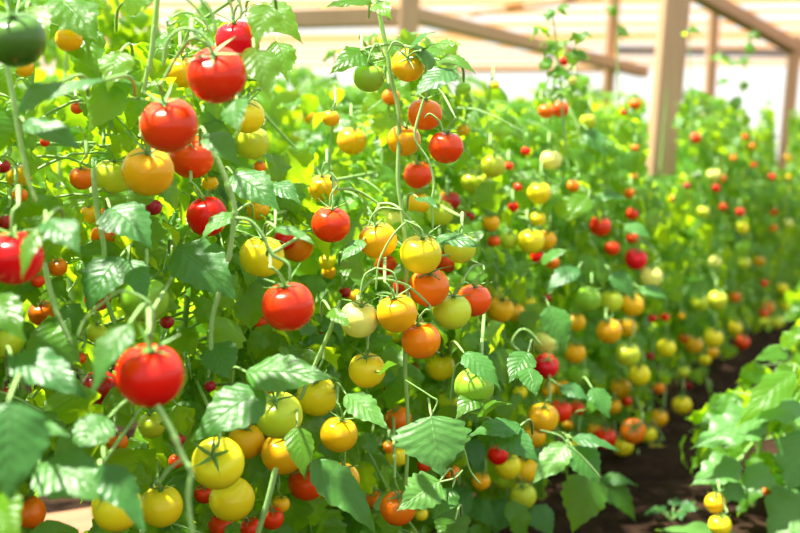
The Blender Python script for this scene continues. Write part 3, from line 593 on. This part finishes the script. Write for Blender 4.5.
# the tan board on the soil, seen through a gap low on the left
BOARD = (72, 512, 24, 1.75)
blockers.append((*BOARD, 1.0)); blockers.append((58, 486, 10, 1.7, 1.0))

BX = np.array(blockers)

# ---------------------------------------------------------------- plants
ROWD = Vector((0.52, 1.0, 0)).normalized()
ROWN = Vector((ROWD.y, -ROWD.x, 0))                   # towards the path
def row_point(s, off=0.0, lat=0.0):
    """s = forward y on the face line of the main row; off = metres behind the face; lat = lateral shift of the row"""
    p = Vector((0.25+(s-1.84)*0.52+lat, s, 0))
    return p-ROWN*off
def keep_mask(C, rad):
    """C: n x 3 leaflet centres, rad: n radii. False where a leaflet would hide a fruit or chosen leaf"""
    px, py, pz = proj_np(C)
    rp = rad*F/pz
    d = np.hypot(px[:, None]-BX[None, :, 0], py[:, None]-BX[None, :, 1])
    hit = (d < BX[None, :, 2]*0.95*BX[None, :, 4]+rp[:, None]*0.62*BX[None, :, 4]) & (pz[:, None] < BX[None, :, 3]+0.02)
    inside = np.zeros(len(C), bool)
    for t in toms:
        inside |= (np.linalg.norm(C-np.array(t['p']), axis=1) < t['r']+rad*0.35)
    return ~(hit.any(1) | inside)
OPEN = [
 (650, -40, 676, 176, .3, 4.15), (776, 40, 788, 168, .3, 8.5), (600, 40, 610, 122, .3, 8.8), (702, 20, 709, 110, .3, 9.6), (700, 60, 772, 96, .3, 2.9), (400, 14, 418, 30, .3, 5.2),  # parts of the photograph where one looks over the plants: x0,y0,x1,y1 and depth range
 (262, -40, 318, 92, .3, 3.0), (318, -40, 360, 88, .3, 3.0), (268, 92, 345, 150, .3, 1.6), (345, 88, 366, 130, .3, 1.5), (432, -40, 545, 28, .3, 9), (462, 28, 535, 82, .3, 9), (390,-40,432,22,.3,9), (580, -40, 800, 30, .3, 9),
 (590, 30, 650, 96, .3, 9), (574, 20, 592, 70, .3, 9), (476,78,516,98,.3,2.2), (645, 30, 684, 100, .3, 4), (760, 30, 800, 90, .3, 9),
 (102, 0, 128, 62, .3, 9), (120, 14, 140, 30, .3, 9), (40,40,58,58,.3,9), (560,470,700,560,0.3,1.62), (640,440,700,533,0.3,1.9), (640,475,690,560,0.3,2.4), (735,340,785,400,2.2,9),
]
def open_mask(C, rad=None):
    px, py, pz = proj_np(C); m = np.ones(len(C), bool)
    for x0, y0, x1, y1, a, b in OPEN:
        g = 0 if rad is None else rad*F/pz*0.8
        m &= ~((px > x0-g) & (px < x1+g) & (py > y0-g) & (py < y1+g) & (pz > a) & (pz < b))
    return m

def gen_foliage(stem, base, nleaf, reach, templates, rnd, size=1.0, zmin=0.06, top=0.8, world=True, cull=True, fwd=0.0, droop=1.0):
    """compound leaves up a stem polyline; returns V,Q,UV,tint arrays and petiole paths"""
    mats = []; rach = []; own = []
    for k in range(nleaf):
        f = (k+rnd.random())/nleaf
        h = zmin+(top-zmin)*f
        # stem point at that height
        sp = stem(h)
        az = rnd.uniform(0, TAU)
        if rnd.random() < 0.45: az = math.atan2(ROWN.y, ROWN.x)+rnd.uniform(-1.3, 1.3)
        taper = 1.0 if f < 0.8 else 1.0-(f-0.8)*2.2
        L = reach*rnd.uniform(0.55, 1.1)*taper*size
        el = rnd.uniform(0.0, 0.75)
        dirh = Vector((math.cos(az), math.sin(az), 0))
        pts = []; p = sp.copy(); d = (dirh*math.cos(el)+Vector((0, 0, math.sin(el))))
        K = 6
        for i in range(K+1):
            pts.append(p.copy()); p = p+d*(L/K); d = (d+Vector((0, 0, -0.24*droop))).normalized()
        rach.append(pts)
        nl = rnd.choice([5, 7, 7])
        pairs = (nl-1)//2
        lsz = rnd.uniform(0.040, 0.074)*size*(taper*0.5+0.5)
        upn = Vector((rnd.uniform(-.4, .4), rnd.uniform(-.5, .3), 1)).normalized()
        slots = [(K, 0, 1.15)]
        for q in range(pairs):
            pos = K*(0.42+0.45*q/max(pairs-1, 1)) if pairs > 1 else K*0.6
            for sg in (-1, 1): slots.append((pos, sg, rnd.uniform(0.65, 1.0)))
        for pos, sg, sc in slots:
            i0 = min(int(pos), K-1); fr = pos-i0
            P = pts[i0].lerp(pts[i0+1], fr) if sg else pts[K]
            t = (pts[i0+1]-pts[i0]).normalized()
            side = t.cross(upn).normalized()
            dr = rnd.uniform(0.1, 0.8)*droop
            dvec = (t*(1.0 if sg == 0 else rnd.uniform(0.3, 0.8))+side*sg*rnd.uniform(0.7, 1.1)+Vector((0, 0, -dr))).normalized()
            nz = (upn+side*sg*rnd.uniform(-0.1, 0.6)+ROWN*rnd.uniform(-0.2, 0.9)+Vector((rnd.uniform(-.6, .6), rnd.uniform(-.7, .4), 0))).normalized()
            P2 = P+dvec*0.008
            mats.append((P2, frame(dvec, nz), lsz*sc, rnd.randrange(len(templates)), rnd.random())); own.append(k)
    C = np.array([tuple(m[0]+Vector(m[1][:, 0])*m[2]*0.5) for m in mats]); rad = np.array([m[2]*0.38 for m in mats])
    keep = np.ones(len(mats), bool)
    if cull: keep = keep_mask(C, rad) & open_mask(C, rad)
    keep &= C[:, 2]-rad > 0.02
    Vs = []; Qs = []; Us = []; Ts = []; n = 0
    for m, kp in zip(mats, keep):
        if not kp: continue
        V, Q, UV = templates[m[3]]
        Vs.append(V*m[2]@m[1].T+np.array(m[0])); Qs.append(Q+n); Us.append(UV); Ts.append(np.full(len(V), m[4])); n += len(V)
    # rachises kept where at least their middle is open
    rk = []
    if rach:
        kc = np.bincount(np.array(own)[keep], minlength=len(rach)); ok = kc >= 4
        if cull:
            for q in (1, 2, 3, 4, 5, 6):
                RC = np.array([tuple(r[q]) for r in rach]); ok &= keep_mask(RC, np.full(len(RC), 0.006)) & open_mask(RC)
        rk = [r for r, a in zip(rach, ok) if a]
    return (np.concatenate(Vs), np.concatenate(Qs), np.concatenate(Us), np.concatenate(Ts)), rk

plants = []
PL = []   # s(y on face line), top height, off, n leaves
s = 0.60; k = 0
while s < 6.2:
    PL.append(s); s += 0.20 if s < 1.9 else 0.24; k += 1
def top_for(px, i):
    if px < 255: return 0.77
    if px < 345: return 0.60
    if px < 430: return 0.80
    if px < 470: return 0.68
    if px < 530: return 0.73
    if px < 582: return 0.86
    if px < 650: return 0.70
    return 0.80+0.06*math.sin(i*2.3)
anchors_free = sorted([t for t in toms if 'n' in t['op']], key=lambda t: -t['d'])
plab = set()
for i, s in enumerate(PL):
    rnd = random.Random(1000+i)
    base = row_point(s, 0.19+rnd.uniform(-.03, .03))
    px = proj(base+Vector((0, 0, 0.5)))[0]
    top = top_for(px, i)
    root = bpy.data.objects.new('tomato_plant', None); COL.objects.link(root); root.location = base
    lean = Vector((rnd.uniform(-.05, .05), rnd.uniform(-.05, .05), 0)); ph = rnd.uniform(0, 6)
    def stem(h, base=base, lean=lean, ph=ph, top=top):
        return base+lean*(h/top)+Vector((0.015*math.sin(h*9+ph), 0.015*math.cos(h*8+ph), h))
    near = s < 1.9
    tpl = T_HI if s < 1.5 else (T_MID if s < 3 else T_LO)
    nl = int((165 if near else 118)*top/0.8)
    reach = 0.25 if near else 0.24
    (V, Q, UV, T), rach = gen_foliage(stem, base, nl, reach, tpl, rnd, top=top, size=(0.80 if s < 1.4 else 0.92), zmin=0.05)
    me = np_mesh('foliage', V-np.array(base), Q, uv=UV, tint=T); link('foliage', me, root, M_LEAF)
    mb = MB()
    for r_ in rach: tube(mb, [p-base for p in (r_[0], r_[2], r_[4], r_[6])], 0.0017, 0.0009, seg=5 if near else 3, per=2)
    if mb.n: mb.build('leaf_stalks', M_STEM, root)
    mb = MB(); hs = [0.0+top*j/10 for j in range(11)]
    tube(mb, [(stem(h)-base) for h in hs], 0.0058, 0.0022, seg=8, per=3, bumps=9)
    mb.build('main_stem', M_STEM, root)
    plants.append(dict(root=root, base=base, stem=stem, top=top, px=px, s=s))
# low plants across the path
for i, (bx, by, top) in enumerate(((0.63, 1.93, 0.20), (0.80, 2.08, 0.26), (0.76, 1.80, 0.22), (0.95, 2.42, 0.32), (1.12, 2.85, 0.30))):
    rnd = random.Random(3000+i); base = Vector((bx, by, 0))
    root = bpy.data.objects.new('tomato_plant', None); COL.objects.link(root); root.location = base
    def stem(h, base=base, ph=i): return base+Vector((0.01*math.sin(h*9+ph), 0.01*math.cos(h*8+ph), h))
    (V, Q, UV, T), rach = gen_foliage(stem, base, 26, 0.16, T_MID, rnd, top=top, size=1.1, zmin=0.04)
    link('foliage', np_mesh('foliage', V-np.array(base), Q, uv=UV, tint=T*0.6), root, M_LEAF)
    mb = MB()
    for r_ in rach: tube(mb, [p-base for p in (r_[0], r_[2], r_[4], r_[6])], 0.0018, 0.001, seg=5, per=2)
    if mb.n: mb.build('leaf_stalks', M_STEM, root)
    mb = MB(); tube(mb, [stem(top*j/5)-base for j in range(6)], 0.0055, 0.003, seg=8, per=3); mb.build('main_stem', M_STEM, root)
    tag(root, ['low leafy tomato plant at the path edge bearing two yellow fruits', 'low tomato plant with broad pale leaves across the path', 'low tomato plant in the bottom corner nearest the viewer', 'knee-high plant behind the low fruiting ones across the path', 'farthest low plant of the short row across the path'][i], 'tomato plant', 'low plants across the path')
    plants.append(dict(root=root, base=base, stem=stem, top=top, px=proj(base)[0], s=by, low=True))
mainp = [p for p in plants if not p.get('low')]
WHERE = {}
for i, p in enumerate(mainp):
    pos = proj(p['base']+Vector((0, 0, 0.45)))
    best = None
    for t in sorted(toms, key=lambda t: abs(t['x']-pos[0])*1.0-t['d']):
        if 'n' in t['op'] and t['op']['n'] not in WHERE.values():
            best = t; break
    if best is None: best = anch[i % len(anch)]
    WHERE[i] = best['op']['n']
    adj = 'tall dense' if p['top'] > 0.78 else ('bushy' if p['top'] > 0.68 else 'shorter leafy')
    tag(p['root'], f"{adj} tomato plant growing directly behind {best['op']['n']}", 'tomato plant', 'tomato plants of the nearest row')

# far rows: a few plants built once and copied
protos = []
for v in range(4):
    rnd = random.Random(5000+v)
    root = bpy.data.objects.new('tomato_plant', None); COL.objects.link(root)
    top = [0.78, 0.70, 0.84, 0.74][v]
    def stem(h, ph=v): return Vector((0.02*math.sin(h*9+ph), 0.02*math.cos(h*8+ph), h))
    (V, Q, UV, T), rach = gen_foliage(stem, Vector((0, 0, 0)), 58, 0.25, T_LO, rnd, top=top, size=1.1, zmin=0.1, cull=False)
    parts = [link('foliage', np_mesh('foliage', V, Q, uv=UV, tint=T), root, M_LEAF)]
    mb = MB(); tube(mb, [stem(top*j/8) for j in range(9)], 0.006, 0.0025, seg=6, per=2)
    parts.append(mb.build('main_stem', M_STEM, root))
    protos.append((root, parts))
fars = []
rnd = random.Random(77)
for row in range(1, 8):
    lat = -0.9*row
    s = 1.6+0.55*row
    while s < (6.0+2.2*row):
        p = row_point(s, 0.2, lat)
        px, py, pz = proj(p+Vector((0, 0, 0.7)))
        if -60 < px < 830: fars.append((p, row))
        s += 0.27+0.03*row
n_used = [0]*4
far_roots = []
far_fruit_xy = []
for j, (p, row) in enumerate(fars):
    v = rnd.randrange(4); root, parts = protos[v]
    if n_used[v] == 0: r = root
    else:
        r = root.copy(); COL.objects.link(r)
        for c in parts:
            c2 = c.copy(); c2.parent = r; COL.objects.link(c2)
    n_used[v] += 1
    sc = rnd.uniform(1.0, 1.2)*(1.0+0.07*row)
    r.location = p; r.rotation_euler = (0, 0, rnd.uniform(0, TAU)); r.scale = (sc, sc, sc*rnd.uniform(0.92, 1.05))
    tag(r, 'blurred green tomato plant in the rows behind the nearest row', 'tomato plant', 'tomato plants in the rows behind')
    far_roots.append(r)
# fruits of the far rows, small and soft
fm = {c: fruit_me(c, False) for c in 'roaylp'}
cnt = 0
for (p, row) in fars:
    if row > 3: continue
    for q in range(3 if row == 1 else 2):
        if cnt > 85: break
        a = rnd.uniform(-1.2, 1.2)+math.atan2(ROWN.y, ROWN.x); rr = rnd.uniform(0.16, 0.26)
        P = p+Vector((math.cos(a)*rr, math.sin(a)*rr, rnd.uniform(0.40, 0.76)))
        X, Y, Z = proj(P)
        if not (0 < X < 800 and 95 < Y < 215) or (X > 350 and Z < 3): continue
        o = link('tomato', fm[rnd.choice('roaaylrp')]); R_ = rnd.uniform(0.017, 0.022)
        o.location = P; o.scale = (R_, R_, R_); o.rotation_euler = (rnd.uniform(-.3, .3), rnd.uniform(-.3, .3), rnd.uniform(0, 6))
        link('calyx', CAL[rnd.randrange(5)], o)
        tag(o, 'tiny blurred tomato on a plant in the rows behind', 'tomato', 'tomatoes of the rows behind')
        cnt += 1

# ---------------------------------------------------------------- trusses: stalks from the fruit to the plant that bears it
def nearest_plant(P, low=None):
    if not low:
        X, Y, Z = proj(P); c = []
        for q in plants:
            if q.get('low'): continue
            qx, qy, qz = proj(q['stem'](q['top']*0.5))
            if Z+0.06 < qz < Z+1.0: c.append((abs(qx-X)*Z/F+0.05*abs(qz-Z-0.15), q))
        if c:
            b = min(c, key=lambda t: t[0])
            if b[0] < 0.3: return b[1]
    best = None
    for q in plants:
        if low is not None and bool(q.get('low')) != low: continue
        d = (Vector((q['base'].x, q['base'].y))-Vector((P.x, P.y))).length
        if best is None or d < best[0]: best = (d, q)
    return best[1]
par = list(range(len(toms)))
def find(a):
    while par[a] != a: a = par[a]
    return a
for a in range(len(toms)):
    for b in range(a):
        if (toms[a]['p']-toms[b]['p']).length < (toms[a]['r']+toms[b]['r'])*1.35: par[find(a)] = find(b)
cl = {}
for a in range(len(toms)): cl.setdefault(find(a), []).append(toms[a])
for key, g in cl.items():
    cen = sum((t['p'] for t in g), Vector())/len(g)
    q = nearest_plant(cen, low=(g[0]['x'] > 700 and g[0]['y'] > 480))
    g.sort(key=lambda t: -t['end'].z)
    hz = min(g[0]['end'].z+0.02, q['top']*0.97)
    S = q['stem'](hz); base = q['base']
    mb = MB(); E = [t['end'] for t in g]
    off = Vector((0, 0.014, 0.004))
    chain = [e+off*(1 if k else 0.6) for k, e in enumerate(E)]
    vd = (chain[0]-CAM).normalized()
    back = chain[0]+vd*0.09+Vector((0, 0, 0.01))
    pts = [S, back.lerp(S, 0.5)+vd*0.03, back, chain[0]+vd*0.03+Vector((0, 0, 0.014)), chain[0]]
    tube(mb, [p-base for p in pts], 0.0022, 0.0018, seg=7, per=6)
    for k in range(1, len(chain)):
        # link to the nearest earlier node
        j = min(range(k), key=lambda j: (chain[j]-chain[k]).length)
        m = (chain[j]+chain[k])/2+Vector((0, 0.008, 0.006))
        tube(mb, [chain[j]-base, m-base, chain[k]-base], 0.0017, 0.0014, seg=6, per=4)
    for e, c in zip(E, chain):
        tube(mb, [e-base, (e+c)/2-base, c-base], 0.0014, 0.0016, seg=6, per=2)
    mb.build('fruit_truss', M_STEM, q['root'])

# stems and stalks seen clearly in the photograph: points (x, y), depth, thickness in px
ST = [
 ([(158,-8),(155,22),(151,55),(146,78),(143,95)], .98, 7, 'P'), ([(2,45),(12,92),(20,140),(28,178),(36,202)], .86, 7, 'P'), ([(44,262),(54,305),(66,332),(72,345)], .90, 7, 'S'),
 ([(93,168),(97,210),(104,248),(103,285),(115,325)], 1.0, 7, 'S'), ([(213,150),(226,180),(234,205),(234,222),(228,262)], .97, 8, 'P'), ([(234,218),(250,221),(263,236),(272,254),(288,264),(290,281)], .92, 5, 'S'),
 ([(163,66),(167,42),(182,29),(200,33),(212,46)], .86, 4.5, 'S'), ([(181,-6),(200,12),(209,32)], .9, 4, 'S'), ([(196,-6),(212,14),(216,34)], .92, 4, 'S'), ([(226,-6),(232,8),(233,20)], .96, 4, 'S'), ([(236,-6),(241,8),(240,19)], .96, 4, 'S'),
 ([(157,405),(172,432),(183,458),(191,473),(188,498),(193,540)], .74, 8, 'P'), ([(184,458),(168,470),(158,485)], .745, 4, 'P'), ([(276,468),(268,500),(256,540)], .98, 8, 'S'), ([(219,292),(212,320),(211,350)], .95, 7, 'S'),
 ([(340,300),(330,330),(318,358),(300,400)], 1.18, 6, 'P'), ([(152,338),(154,315),(146,300),(122,291),(104,302),(86,318),(78,336)], .80, 4.5, 'S'),
 ([(376,-8),(381,22),(386,46),(391,78),(398,108),(399,140),(398,180),(402,212),(405,240),(407,300),(405,360),(408,430),(404,520)], 1.185, 6, 'P'),
 ([(424,98),(415,136),(428,160),(434,182),(432,202),(433,230)], 1.13, 4, 'P'), ([(406,222),(394,234),(384,250),(378,266),(376,290)], 1.08, 3.2, 'P'), ([(404,220),(420,228),(424,238)], 1.1, 3, 'P'), ([(402,210),(382,208),(372,216),(369,226)], 1.12, 3, 'P'),
 ([(376,268),(365,275),(361,290),(360,302)], 1.07, 3, 'P'), ([(376,268),(392,272),(397,284),(397,296)], 1.06, 3, 'P'), ([(330,206),(331,195),(338,183),(330,172)], 1.05, 3, 'P'), ([(388,52),(394,42),(404,46),(406,58)], 1.13, 3, 'P'), ([(368,62),(372,50),(378,44),(386,60)], 1.14, 3, 'P'),
 ([(443,132),(440,122),(430,114),(424,118)], 1.13, 3, 'P'), ([(408,300),(425,325),(436,350),(440,353)], 1.16, 3, 'S'), ([(474,368),(465,362),(455,368),(450,400)], 1.17, 3, 'S'), ([(541,345),(530,332),(520,330),(512,342),(520,352)], 1.55, 3, 'P'),
 ([(430,418),(437,402),(430,396),(405,380)], 1.12, 3, 'P'), ([(480,484),(470,470),(464,450),(455,440)], 1.14, 3, 'S'), ([(440,482),(455,478),(463,470)], 1.12, 3, 'S'), ([(568,446),(560,436),(540,430)], 1.5, 3, 'S'), ([(600,478),(594,470),(580,455),(566,444)], 1.48, 3, 'S'),
]
for pts, z, w, mk in ST:
    cen = at(*pts[len(pts)//2], z); q = nearest_plant(cen, low=False)
    mb = MB(); w = w*0.8 if w > 4.5 else w*0.72; r0 = w*z/F/2
    P = [at(x, y, z) for x, y in pts]
    tube(mb, [p-q['base'] for p in P], r0, r0*0.85, seg=9, per=7, bumps=9 if w > 5 else 0)
    mb.build('side_stem', M_STEM_P if mk == 'P' else M_STEM, q['root'])
# hero leaves: hang each on its plant, with a petiole
for o, cen, z, mk, B, pe in hero_leaves:
    q = nearest_plant(cen, low=mk in 'WX')
    o.location = B-q['base']; o.parent = q['root']
    S = q['stem'](min(max(B.z+0.01, 0.03), q['top']*0.95))
    vd = (B-CAM).normalized(); mb = MB()
    tube(mb, [Vector((0, 0, 0)), (pe-B)*0.6+vd*0.012, (pe-B)*0.9+vd*0.04-Vector((0, 0, 0.006)), (pe-B)+vd*0.075-Vector((0, 0, 0.02))], 0.0012, 0.0017, seg=6, per=4)
    mb.build('petiole', M_STEM, o)

# the tall shoot and loose sprigs above the row
def sprig(pts, z, leaves, q, rnd):
    P = [at(x, y, z) for x, y in pts]; mb = MB()
    tube(mb, [p-q['base'] for p in P], 0.0025, 0.0012, seg=6, per=5); mb.build('side_stem', M_STEM, q['root'])
    Vs = []; Qs = []; Us = []; Ts = []; n = 0
    for (x, y, L) in leaves:
        B = at(x, y, z); a = rnd.uniform(0, TAU)
        for k in range(3):
            a2 = a+(k-1)*0.9
            d = Vector((math.cos(a2), math.sin(a2)*0.5, rnd.uniform(-0.6, 0.25)))
            Rm = frame(d, Vector((rnd.uniform(-.5, .5), -0.7, 0.8)))
            V, Q, UV = T_MID[rnd.randrange(8)]; ln = L*z/F
            Vs.append(V*ln@Rm.T+np.array(B-q['base'])); Qs.append(Q+n); Us.append(UV); Ts.append(np.full(len(V), rnd.random())); n += len(V)
    link('sprig_leaves', np_mesh('sprig_leaves', np.concatenate(Vs), np.concatenate(Qs), uv=np.concatenate(Us), tint=np.concatenate(Ts)), q['root'], M_LEAF)
sr = random.Random(9)
q = nearest_plant(at(562, 150, 1.95), low=False)
sprig([(566,150),(562,110),(560,70),(556,40),(552,10)], 1.9, [(556,12,16),(558,8,14),(540,28,20),(556,48,18),(572,52,22),(566,72,22),(552,60,18),(562,90,22),(580,34,14)], q, sr)
q = nearest_plant(at(735, 150, 3.4), low=False)
sprig([(735,150),(738,110),(745,70),(752,30)], 3.3, [(752,32,12),(744,46,14),(738,62,14),(722,58,16),(728,80,12),(748,84,12),(742,100,16),(730,120,16)], q, sr)
q = nearest_plant(at(690, 140, 2.9), low=False)
sprig([(690,150),(692,100),(690,60),(689,32)], 2.8, [(689,30,16),(696,90,14),(700,96,16),(684,120,16)], q, sr)
q = nearest_plant(at(620, 90, 2.3), low=False)
sprig([(622,150),(618,80),(617,20),(615,-5)], 2.5, [(618,28,15),(616,8,12),(619,34,12)], q, sr)
q = nearest_plant(at(330, 160, 1.3), low=False)
sprig([(335,175),(338,120),(336,80),(334,50)], 1.9, [(334,52,16),(337,78,14),(340,100,22),(325,112,20)], nearest_plant(at(335,170,1.9), low=False), sr)

# small weed on the path
wb = at(672, 519, 1.9); wb.z = 0
wr = bpy.data.objects.new('weed', None); COL.objects.link(wr); wr.location = wb
tag(wr, 'small dark green weed sprouting from the bare soil of the path', 'weed')
mb = MB(); Vs = []; Qs = []; Us = []; n = 0
for k in range(7):
    a = k*0.9+0.3; d = Vector((math.cos(a), math.sin(a), sr.uniform(0.1, 0.6))).normalized()
    V, Q, UV = T_MID[k]; Vs.append(V*0.032@frame(d, (0, -0.3, 1)).T+np.array(d*0.02)+np.array((0, 0, 0.012))); Qs.append(Q+n); Us.append(UV); n += len(V)
    tube(mb, [(0, 0, 0), d*0.012+Vector((0, 0, 0.008)), d*0.022+Vector((0, 0, 0.012))], 0.0012, 0.0009, seg=5, per=2)
link('leaf_rosette', np_mesh('leaf_rosette', np.concatenate(Vs), np.concatenate(Qs), uv=np.concatenate(Us), tint=np.zeros(n)), wr, M_LEAF_D)
mb.build('stalk', M_STEM, wr)

# ---------------------------------------------------------------- ground
def ground():
    n = 150; V = []; Q = []
    xs = np.concatenate([[-40, -15, -6], np.linspace(-2.2, 2.6, n-6), [6, 15, 40]]); ys = np.concatenate([[-10, -3, -0.5], np.linspace(0.2, 5.6, n-6), [10, 22, 60]])
    for y in ys:
        for x in xs:
            z = 0.012*mnoise.fractal(Vector((x*7, y*7, 0)), 0.8, 2.0, 5) + 0.004*mnoise.noise(Vector((x*40, y*40, 3)))
            V.append((x, y, z-0.012))
    m = len(xs)
    for j in range(len(ys)-1):
        for i in range(m-1): Q.append((j*m+i, j*m+i+1, (j+1)*m+i+1, (j+1)*m+i))
    o = link('floor', np_mesh('floor', np.array(V), np.array(Q)), None, M_SOIL)
    tag(o, 'dark brown bare soil between the rows', kind='structure')
ground()
mb = MB()
def bevel_box(mb, cx, cy, cz, L, W, H, rz, chips):
    rg = random.Random(chips); nx = 12
    for side in (0,):
        V = []; ring = []
        for i in range(nx+1):
            x = -L/2+L*i/nx; wv = 0.002*math.sin(i*1.3+chips)
            e = 0.004
            prof = [(-W/2+e, -H/2), (W/2-e, -H/2), (W/2, -H/2+e), (W/2, H/2-e), (W/2-e, H/2), (-W/2+e, H/2), (-W/2, H/2-e), (-W/2, -H/2+e)]
            for (y, z) in prof: V.append((x, y+wv, z))
        Q = []
        for i in range(nx):
            for k in range(8): Q.append((i*8+k, i*8+(k+1) % 8, (i+1)*8+(k+1) % 8, (i+1)*8+k))
        Q += [(0, 7, 6, 5), (0, 5, 4, 1), (1, 4, 3, 2)]; b = nx*8
        Q += [(b+0, b+5, b+6, b+7), (b+0, b+1, b+4, b+5), (b+1, b+2, b+3, b+4)]
        V = np.array(V); R = np.array(Matrix.Rotation(rz, 3, 'Z'))
        mb.add(V@R.T+np.array((cx, cy, cz)), Q)
bc = at(70, 512, 1.78)
bevel_box(mb, 0, 0, 0, 0.5, 0.13, 0.035, 0, 3)
bo = mb.build('wooden_board', wood_material('board_wood', (0.22, 0.10, 0.045), (0.36, 0.19, 0.10), (1.5, 30, 30)), None, smooth=False)
bo.location = (bc.x, bc.y, 0.02); bo.rotation_euler = (0, 0, 0.5)
tag(bo, 'pale tan wooden board lying on the soil behind the bottom left leaves', 'board')

# ---------------------------------------------------------------- timber frame of the shelter
def beam(name, A, B, w, h, mat, parent=None, n=8):
    A = Vector(A); B = Vector(B); t = (B-A); L = t.length; t.normalize()
    up = Vector((0, 0, 1)) if abs(t.z) < 0.9 else Vector((0, 1, 0))
    sd = t.cross(up).normalized(); u2 = sd.cross(t)
    mb = MB(); e = min(w, h)*0.08; V = []
    prof = [(-w/2+e, -h/2), (w/2-e, -h/2), (w/2, -h/2+e), (w/2, h/2-e), (w/2-e, h/2), (-w/2+e, h/2), (-w/2, h/2-e), (-w/2, -h/2+e)]
    R = np.array(Matrix((sd, u2, t)).transposed())
    for i in range(n+1):
        for (x, y) in prof: V.append(R@np.array((x, y, L*i/n-L/2)))
    Q = []
    for i in range(n):
        for k in range(8): Q.append((i*8+k, (i+1)*8+k, (i+1)*8+(k+1) % 8, i*8+(k+1) % 8))
    b = n*8
    Q += [(0, 5, 6, 7), (0, 1, 4, 5), (1, 2, 3, 4), (b, b+7, b+6, b+5), (b, b+5, b+4, b+1), (b+1, b+4, b+3, b+2)]
    mb.add(V, Q)
    me = np_mesh(name, np.concatenate(mb.V), np.concatenate(mb.Q), smooth=False)
    o = link(name, me, parent, mat); o.location = (A+B)/2
    return o
def post(px_b, py_ref, px_t, z, w, label, hgt=None, rot=0.0):
    t = at(px_t, 0, z); b = at(px_b, py_ref, z)
    d = (t-b); k0 = (0.0-0.03-b.z)/d.z; B = b+d*k0; k1 = ((hgt or 2.05)-b.z)/d.z; T = b+d*k1
    T.y = B.y
    o = beam('timber_post', B, T, w, w, M_WOOD)
    tag(o, label, 'post')
    return o
post(657, 170, 668, 4.25, 0.098, 'thick pale timber post, the broadest, rising from the row')
post(604, 120, 610, 9.0, 0.088, 'slim timber post just left of the broadest post')
post(705, 120, 709, 9.8, 0.085, 'slim timber post just right of the broadest post')
post(781, 170, 792, 8.6, 0.08, 'slim timber post carrying the end of the sloping beam', hgt=1.60)
post(404, 100, 410, 5.3, 0.092, 'timber post standing behind the middle vine')
post(116, 60, 117, 6.0, 0.052, 'thin timber post blurred behind the upper left leaves')
for args in (((688, -12, 7.3), (803, 52, 8.6), .10, .10, 'sloping timber beam running down to the rightmost post'),
             ((410, 14, 6.5), (644, 72, 9.2), .09, .09, 'long tan brace sloping down behind the tall leafy shoot'),
             ((262, 20, 7.0), (402, 16, 7.0), .10, .12, 'tan crossbeam left of the post behind the middle vine'),
             ((470, 14, 11), (600, -4, 9), .05, .06, 'thin tan rail rising to the top edge'),
             ((360, 71, 12), (604, 70, 12), .05, .05, 'thin pale rail running low behind the plants')):
    a, b, w, h, lb = args
    o = beam('timber_beam', at(*a), at(*b), w, h, M_WOOD); tag(o, lb, 'beam')
o = beam('timber_beam', at(605, 50, 13), at(830, 54, 13), .06, .10, M_GREY); tag(o, 'grey-blue weathered eave beam behind the rightmost posts', 'beam')
# lath roof: boards with open gaps, far overhead
mb = MB(); rr = random.Random(3)
y = 7.2
while y < 17:
    w = rr.uniform(0.16, 0.34)
    box(mb, (3.0+rr.uniform(-.2, .2), y, 2.12+rr.uniform(-.01, .01)), 22, w, 0.02, np.array(Matrix.Rotation(rr.uniform(-.03, .03)-0.06, 3, 'Z')))
    y += w+rr.uniform(0.2, 0.8)
ce = mb.build('ceiling', M_ROOF, None, smooth=False); tag(ce, 'pale lath boards of the open shelter roof', kind='structure')

# ---------------------------------------------------------------- light
w = bpy.data.worlds.new('world'); SC.world = w; w.use_nodes = True
nt = w.node_tree; bg = nt.nodes['Background']
tc = N(nt, 'ShaderNodeTexCoord'); sp = N(nt, 'ShaderNodeSeparateXYZ'); nt.links.new(tc.outputs['Generated'], sp.inputs[0])
rp = N(nt, 'ShaderNodeValToRGB'); nt.links.new(math_n(nt, 'MULTIPLY_ADD', sp.outputs[2], 0.5, 0.5), rp.inputs[0])
rp.color_ramp.elements[0].position = 0.45; rp.color_ramp.elements[0].color = (0.75, 0.72, 0.62, 1)
rp.color_ramp.elements[1].position = 0.52; rp.color_ramp.elements[1].color = (1.0, 0.98, 0.93, 1)
e = rp.color_ramp.elements.new(0.9); e.color = (0.82, 0.92, 1.0, 1)
nt.links.new(rp.outputs[0], bg.inputs[0]); bg.inputs[1].default_value = 1.0
sl = bpy.data.lights.new('sun', 'SUN'); sl.energy = 12.0; sl.angle = math.radians(2.0); sl.color = (1.0, 0.95, 0.84)
so = bpy.data.objects.new('sun', sl); COL.objects.link(so)
so.rotation_euler = Vector((-0.33, 0.03, 0.93)).to_track_quat('Z', 'Y').to_euler()

SC.view_settings.view_transform = 'Standard'; SC.view_settings.look = 'None'
SC.view_settings.exposure = 0.48; SC.view_settings.gamma = 1.0
try: SC.view_settings.use_curve_mapping = False
except Exception: pass
SC.cycles.use_denoising = True
SC.cycles.max_bounces = 10; SC.cycles.transmission_bounces = 8; SC.cycles.diffuse_bounces = 5; SC.cycles.transparent_max_bounces = 8
SC.cycles.sample_clamp_indirect = 8
